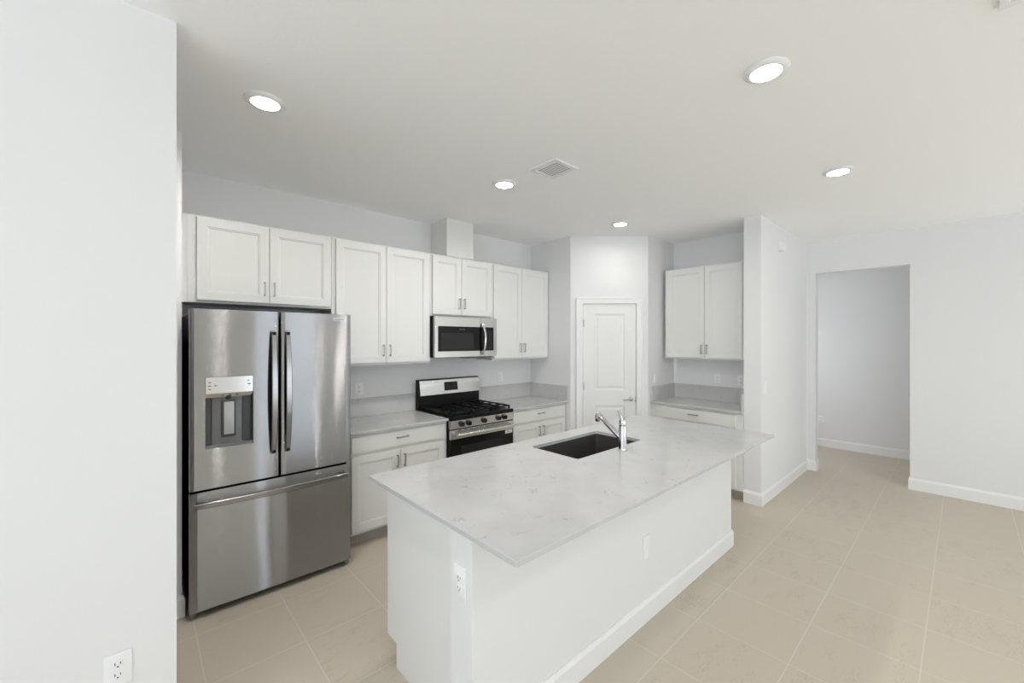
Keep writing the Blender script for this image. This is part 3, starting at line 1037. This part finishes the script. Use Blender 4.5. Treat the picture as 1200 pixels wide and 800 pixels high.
bg2 = MB().box(1.0055 - fx, 1.0785 - fx, YF - .0012, YF + .001, 1.7565, 1.7725)
obj('badge_face', bg2, M['label'], rd, smooth=False)
text_mesh('FRIGIDAIRE', .0125, 1.042 - fx, YF - .0018, 1.7645, 'badge_lettering', M['slot'], rd)

# ------------------------------------------------------------------ range
GX0, GX1 = 2.070, 2.832
rg = empty('gas_range', ((GX0 + GX1) / 2, 3.50, 0), 0, 'stainless and black gas range with five knobs, cast iron grates and rear display', 'range')
gx, gy = (GX0 + GX1) / 2, 3.50
gw = (GX1 - GX0) / 2
gb = MB().box(-gw + .002, gw - .002, 3.205 - gy, 3.815 - gy, .03, .895, .002)
obj('body', gb, M['black_side'], rg, smooth=False)
ck = MB().box(-gw + .001, gw - .001, 3.178 - gy, 3.755 - gy, .893, .914, .004)
ck.box(-gw + .001, gw - .001, 3.176 - gy, 3.200 - gy, .884, .917, .004)
obj('cooktop', ck, M['black'], rg, smooth=False)
# burners
for bx, by, br in ((-.25, 3.33, .045), (.25, 3.33, .052), (-.25, 3.60, .045), (.25, 3.60, .036), (0, 3.465, .05)):
    bn = MB().lathe([(0, .914), (br * 1.2, .914), (br * 1.2, .919), (br, .921), (br, .928), (br * .85, .930), (br * .85, .936), (br * .4, .938), (0, .938)], loc=(bx, by - gy, 0), n=28)
    obj('burner', bn, M['iron'], rg)


def grate(xa, xb, ya, yb_):
    g = MB()
    z0, z1 = .938, .952
    w = .013
    for x in (xa, xb - w): g.box(x, x + w, ya, yb_, z0, z1, .0015)
    for y in (ya, yb_ - w, (ya + yb_) / 2 - w / 2): g.box(xa, xb, y, y + w, z0, z1, .0015)
    xm = (xa + xb) / 2
    g.box(xm - w / 2, xm + w / 2, ya, yb_, z0, z1 + .001, .0015)
    for yc in (ya + (yb_ - ya) * .25, ya + (yb_ - ya) * .75):
        g.box(xa, xa + (xb - xa) * .36, yc - w / 2, yc + w / 2, z0, z1, .0015)
        g.box(xb - (xb - xa) * .36, xb, yc - w / 2, yc + w / 2, z0, z1, .0015)
    for x in (xa, xb - w):
        for y in (ya, yb_ - w): g.box(x, x + w, y, y + w, .914, z0 + .002, .001)
    return g


for xa, xb in ((-.365, -.125), (-.120, .120), (.125, .365)):
    obj('grate', grate(xa, xb, 3.215 - gy, 3.735 - gy), M['iron'], rg, smooth=False)
# control strip with knobs
cs = MB().prism([(3.178 - gy, .806), (3.172 - gy, .882), (3.21 - gy, .884), (3.21 - gy, .806)], -gw, gw, 'X', bev=.0015)
obj('control_strip', cs, M['steel_panel'], rg, smooth=False)
for kx in (2.188, 2.267, 2.447, 2.627, 2.706):
    k_ = MB()
    nv = Vector((0, -1, .08)).normalized()
    k_.cyl((kx - gx, 3.178 - gy, .845), nv, .026, .007, 28, bev=.001)
    k_.cyl((kx - gx, 3.172 - gy, .8455), nv, .0225, .026, 28, r2=.0195, bev=.002)
    k_.box(kx - gx - .005, kx - gx + .005, 3.136 - gy, 3.150 - gy, .845 - .018, .845 + .021, .002)
    obj('knob', k_, M['knob'], rg)
# oven door
od = MB().box(-gw + .002, gw - .002, 3.178 - gy, 3.206 - gy, .712, .795, .003)
odr = obj('oven_door', od, M['steel_panel'], rg, smooth=False)
obj('vent_gap', MB().box(-gw + .004, gw - .004, 3.186 - gy, 3.206 - gy, .793, .808), M['black'], odr, smooth=False)
slots = MB()
for k in range(10):
    x = -.30 + k * .062 + (.015 if k > 4 else 0)
    slots.box(x, x + .042, 3.1765 - gy, 3.1785 - gy, .783, .788)
obj('vent_slot', slots, M['black'], odr, smooth=False)
obj('door_glass', MB().box(-gw + .002, gw - .002, 3.181 - gy, 3.206 - gy, .205, .711, .003), M['glass_black'], odr, smooth=False)
ww = MB().prism(rrect(-.26, .26, .30, .64, .012), 3.1798 - gy, 3.182 - gy, 'Y')
obj('oven_window', ww, M['screen'], odr, smooth=False)
hn = MB()
hy = 3.118 - gy
hn.sweep([(-.343 + .686 * k / 12, hy - .006 * math.sin(PI * k / 12), .757) for k in range(13)], [(.012 * math.cos(2 * PI * k / 16), .016 * math.sin(2 * PI * k / 16)) for k in range(16)])
for s in (-1, 1):
    hn.prism([(hy, .745), (hy, .769), (3.180 - gy, .772), (3.180 - gy, .742)], s * .335 - .012, s * .335 + .012, 'X', bev=.002)
obj('handle', hn, M['steel_panel'], odr)
lb = obj('door_tag', MB().box(.272, .366, 3.1802 - gy, 3.1812 - gy, .672, .708), M['label'], odr, smooth=False); lb['label'] = 'white paper tag'
tm = MB()
tm.box(.300, .322, 3.1798 - gy, 3.1803 - gy, .684, .699); tm.box(.330, .358, 3.1798 - gy, 3.1803 - gy, .694, .698); tm.box(.330, .350, 3.1798 - gy, 3.1803 - gy, .685, .688)
obj('tag_print', tm, M['tag_mark'], odr, smooth=False)
obj('storage_drawer', MB().box(-gw + .002, gw - .002, 3.180 - gy, 3.206 - gy, .060, .200, .003), M['steel_panel'], rg, smooth=False)
for sx in (-1, 1):
    for yy in (3.26, 3.76):
        obj('foot', MB().cyl((sx * (gw - .05), yy - gy, 0), 'Z', .016, .031, 14), M['black_side'], rg)
# backguard
bgk = MB().prism([(3.762 - gy, .90), (3.762 - gy, 1.052), (3.745 - gy, 1.060), (3.768 - gy, 1.206), (3.785 - gy, 1.214), (3.822 - gy, 1.214), (3.822 - gy, .90)], -gw + .001, gw - .001, 'X', bev=.002)
bgo = obj('backguard', bgk, M['black'], rg, smooth=False)
sp_ = MB().prism([(3.7395 - gy, 1.055), (3.762 - gy, 1.203), (3.773 - gy, 1.206), (3.750 - gy, 1.055)], -gw + .010, gw - .004, 'X', bev=.001)
obj('backguard_panel', sp_, M['steel_panel'], bgo, smooth=False)


def guard_y(z): return 3.7395 - gy + (z - 1.055) / (1.203 - 1.055) * .0225


t = MB().prism([(guard_y(1.088) - .0015, 1.088), (guard_y(1.176) - .0015, 1.176), (guard_y(1.176) + .002, 1.176), (guard_y(1.088) + .002, 1.088)], 2.366 - gx, 2.532 - gx, 'X')
obj('display', t, M['glass_black'], bgo, smooth=False)
tt = MB()
for i in range(6):
    for j in range(3):
        z = 1.105 + j * .023
        x = 2.382 - gx + i * .0245
        if j == 2 and i in (2, 3): continue
        tt.box(x, x + .009, guard_y(z) - .0022, guard_y(z) - .0014, z, z + .004)
obj('display_print', tt, M['mark'], bgo, smooth=False)

# ------------------------------------------------------------------ microwave
mw = empty('microwave', (2.4525, 3.62, 1.450), 0, 'stainless over-the-range microwave with black window and curved handle', 'microwave')
mx0, my0, mz0 = 2.4525, 3.62, 1.450
hw2 = .380
bm_ = MB().box(-hw2, hw2, 3.485 - my0, YW - .004 - my0, .004, .402, .002)
obj('body', bm_, M['black_side'], mw, smooth=False)
und = MB()
und.box(-hw2 + .02, hw2 - .02, 3.50 - my0, 3.80 - my0, -.004, .006)
und.box(.04, .28, 3.52 - my0, 3.66 - my0, -.018, 0, .002)
obj('underside_filter', und, M['grey_plastic'], mw, smooth=False)
yM = 3.452 - my0
df = MB().prism(rrect(-hw2, hw2, .002, .400, .006), yM, 3.486 - my0, 'Y', bev=.003)
dfo = obj('front_frame', df, M['steel_panel'], mw, smooth=False)
gl = MB().prism(rrect(2.108 - mx0, 2.790 - mx0, .060, .306, .004), yM - .0025, yM + .003, 'Y')
glo = obj('door_glass', gl, M['glass_black'], dfo, smooth=False)
wn_ = MB().prism(rrect(2.140 - mx0, 2.520 - mx0, .082, .240, .006), yM - .0035, yM - .002, 'Y')
obj('window', wn_, M['screen'], dfo, smooth=False)
seam = MB().box(2.612 - mx0, 2.6145 - mx0, yM - .0005, yM + .003, .003, .399)
obj('door_seam', seam, M['black'], dfo, smooth=False)
kp = MB()
for i in range(3):
    for j in range(8):
        x = 2.685 - mx0 + i * .030; z = .085 + j * .024
        kp.box(x, x + .012, yM - .0032, yM - .0024, z, z + .005)
obj('keypad_print', kp, M['mark'], dfo, smooth=False)
text_mesh('FRIGIDAIRE', .013, 2.385 - mx0, yM - .003, .278, 'door_lettering', M['mark'], dfo)
nseg = 18
path = []
prof = []
for k in range(nseg + 1):
    u = k / nseg
    bow = math.sin(PI * u)
    path.append((2.637 - mx0 + .012 * bow, yM - .012 - .036 * bow ** .8, .022 + (.345 - .022) * u))
    prof.append([(.0115 * math.cos(2 * PI * j / 14), .006 * math.sin(2 * PI * j / 14)) for j in range(14)])
hm = MB().sweep(path, prof, up=Vector((0, -1, 0)))
for zz in (.030, .337): hm.cyl((2.639 - mx0, yM - .018, zz), 'Y', .008, .022, 14)
obj('handle', hm, M['chrome'], dfo)


# ------------------------------------------------------------------ outlets and switches (local frame faces -y)
def outlet(loc, rz, label, kind='outlet', w=.072, h=.116, group=None):
    r = empty('wall_outlet' if kind == 'outlet' else ('light_switch' if kind == 'switch' else 'cover_plate'), loc, rz, label,
              {'outlet': 'outlet', 'switch': 'light switch', 'blank': 'cover plate'}[kind], group)
    t = MB().prism(rrect(-w / 2, w / 2, 0, h, .004), -.0055, -.0003, 'Y', bev=.0018)
    obj('plate', t, M['plastic'], r)
    zc_ = h / 2
    if kind == 'outlet':
        for s in (-1, 1):
            z = zc_ + s * .0195
            f = obj('socket', MB().prism(rrect(-.017, .017, z - .014, z + .014, .008), -.0072, -.005, 'Y', bev=.0006), M['plastic'], r)
            sl = MB()
            sl.box(-.0085, -.0060, -.0078, -.0065, z - .002, z + .008)
            sl.box(.0060, .0085, -.0078, -.0065, z - .001, z + .007)
            sl.cyl((0, -.0065, z - .008), Vector((0, -1, 0)), .0026, .0013, 12)
            obj('slot', sl, M['slot'], f, smooth=False)
        obj('screw', MB().cyl((0, -.0052, zc_), Vector((0, -1, 0)), .003, .0012, 12), M['plastic'], r)
    elif kind == 'switch':
        obj('rocker', MB().prism([(-.0055, zc_ - .033), (-.0105, zc_ - .030), (-.0065, zc_ + .033), (-.0045, zc_ + .033)], -.0165, .0165, 'X', bev=.0008), M['plastic'], r)
    else:
        for s in (-1, 1):
            obj('screw', MB().cyl((0, -.0052, zc_ + s * .042), Vector((0, -1, 0)), .003, .0012, 12), M['plastic'], r)
    return r


FW, FE, FN = 0, -R(90), 0
G_OUT = 'white duplex outlets'
outlet((1.500, YW, 1.108), 0, 'white outlet on the range wall left of the range, near the refrigerator', w=.080, group=G_OUT)
outlet((3.201, YW, 1.119), 0, 'white outlet on the range wall right of the range', group=G_OUT)
outlet((XW2, 1.980, 1.112), -R(90), 'white outlet above the short worktop, nearer the pantry', group=G_OUT)
outlet((XW2, 1.722, 1.106), -R(90), 'white outlet above the short worktop, half hidden by the projecting wall', group=G_OUT)
outlet((4.519, YP2, 1.108), 0, 'narrow-looking white switch on the pantry side above the short worktop', kind='switch')
outlet((4.556, PY0, 1.085), 0, 'white switch on the projecting wall near its free edge', kind='switch')
outlet((7.64, 1.497, .350), -R(90), 'white outlet low on the hall wall beyond the opening', group=G_OUT)
outlet((-.052, 2.081, .375), 0, 'white outlet low on the near left wall', w=.074, h=.118, group=G_OUT)
outlet((BX0, 1.330, .612), -R(90), 'white outlet on the narrow left end of the island', w=.080, h=.135, group=G_OUT)
outlet((2.150, KY0, .355), 0, 'blank white cover plate on the long plain side of the island', kind='blank', w=.078, h=.135)

# motion sensor on the projecting wall
sn = empty('wall_sensor', (5.04, PY0, 2.570), 0, 'small white tapered sensor high on the projecting wall', 'sensor')
m_ = MB().prism([(-.0, .0), (-.045, .004), (-.055, .03), (-.040, .085), (-.018, .105), (0, .105)], -.032, .032, 'X', bev=.004)
obj('housing', m_, M['plastic'], sn)
obj('lens', MB().prism([(-.0575, .030), (-.049, .062), (-.044, .060), (-.050, .028)], -.020, .020, 'X', bev=.002), M['plastic'], sn)


# ------------------------------------------------------------------ ceiling lights
def downlight(x, y, label, group='round recessed ceiling lights'):
    r = empty('ceiling_light', (x, y, CEIL), 0, label, 'ceiling light', group)
    t = MB().lathe([(.064, -.0005), (.092, -.0005), (.094, -.003), (.090, -.008), (.076, -.014), (.068, -.016), (.064, -.015), (.064, -.0005)], n=48)
    obj('trim_ring', t, M['plastic'], r)
    obj('lens', MB().lathe([(0, -.0155), (.050, -.0150), (.0645, -.0125), (.0645, -.002), (0, -.002)], n=48), M['lamp'], r)
    L = bpy.data.lights.new('bulb', 'AREA'); L.shape = 'DISK'; L.size = .12
    L.energy = LAMP_W[math.floor(y)] * (.18 if x > 3.6 and y > 2 else 1); L.color = (.985, .965, .945); L.spread = R(168)
    lo = bpy.data.objects.new('bulb', L); lo.location = (0, 0, -.020); lo.parent = r; COL.objects.link(lo)
    return r


for x, y, l in ((.478, 2.448, 'lit recessed ceiling light in front of the refrigerator, leftmost one'),
                (2.093, 2.456, 'lit recessed ceiling light nearest the square air vent'),
                (3.691, 2.462, 'small lit recessed ceiling light in front of the pantry door'),
                (2.085, .615, 'largest lit recessed ceiling light, above the near side of the island'),
                (3.697, .624, 'lit recessed ceiling light toward the projecting wall, right of the pantry one'),
                (2.252, -.90, 'lit recessed ceiling light behind the camera, seen as a streak in the right refrigerator door'),
                (.735, -.90, 'lit recessed ceiling light behind the camera, seen as a streak in the left refrigerator door')):
    downlight(x, y, l)


# ------------------------------------------------------------------ air vents
def vent(x0, x1, y0, y1, label, th=.010, fl=.028):
    cx, cy = (x0 + x1) / 2, (y0 + y1) / 2
    r = empty('air_vent', (cx, cy, CEIL), 0, label, 'air vent')
    a, b = (x1 - x0) / 2, (y1 - y0) / 2
    f = MB()
    f.box(-a, -a + fl + .012, -b, b, -th, -.0005, .002); f.box(a - fl, a, -b, b, -th, -.0005, .002)
    f.box(-a + fl, a - fl, -b, -b + fl, -th, -.0005, .002); f.box(-a + fl, a - fl, b - fl, b, -th, -.0005, .002)
    obj('frame', f, M['plastic'], r, smooth=False)
    obj('throat', MB().box(-a + fl, a - fl, -b + fl, b - fl, -.0015, -.0004), M['vent_gap'], r, smooth=False)
    n_ = 7
    span = 2 * a - 2 * fl - .012
    for k in range(n_):
        xx = -a + fl + .012 + span * (k + .5) / n_
        obj('slat', MB().prism([(xx - .0075, -.0040), (xx - .0070, -.0052), (xx + .0070, -.0066), (xx + .0075, -.0054)], -b + fl, b - fl, 'Y'), M['plastic'], r, smooth=False)
    return r


vent(2.045, 2.292, 1.874, 2.128, 'square white louvred air vent in the ceiling above the island')
vent(1.95, 2.318, -.46, -.085, 'white ceiling vent cut off at the upper right edge of the picture', th=.016)
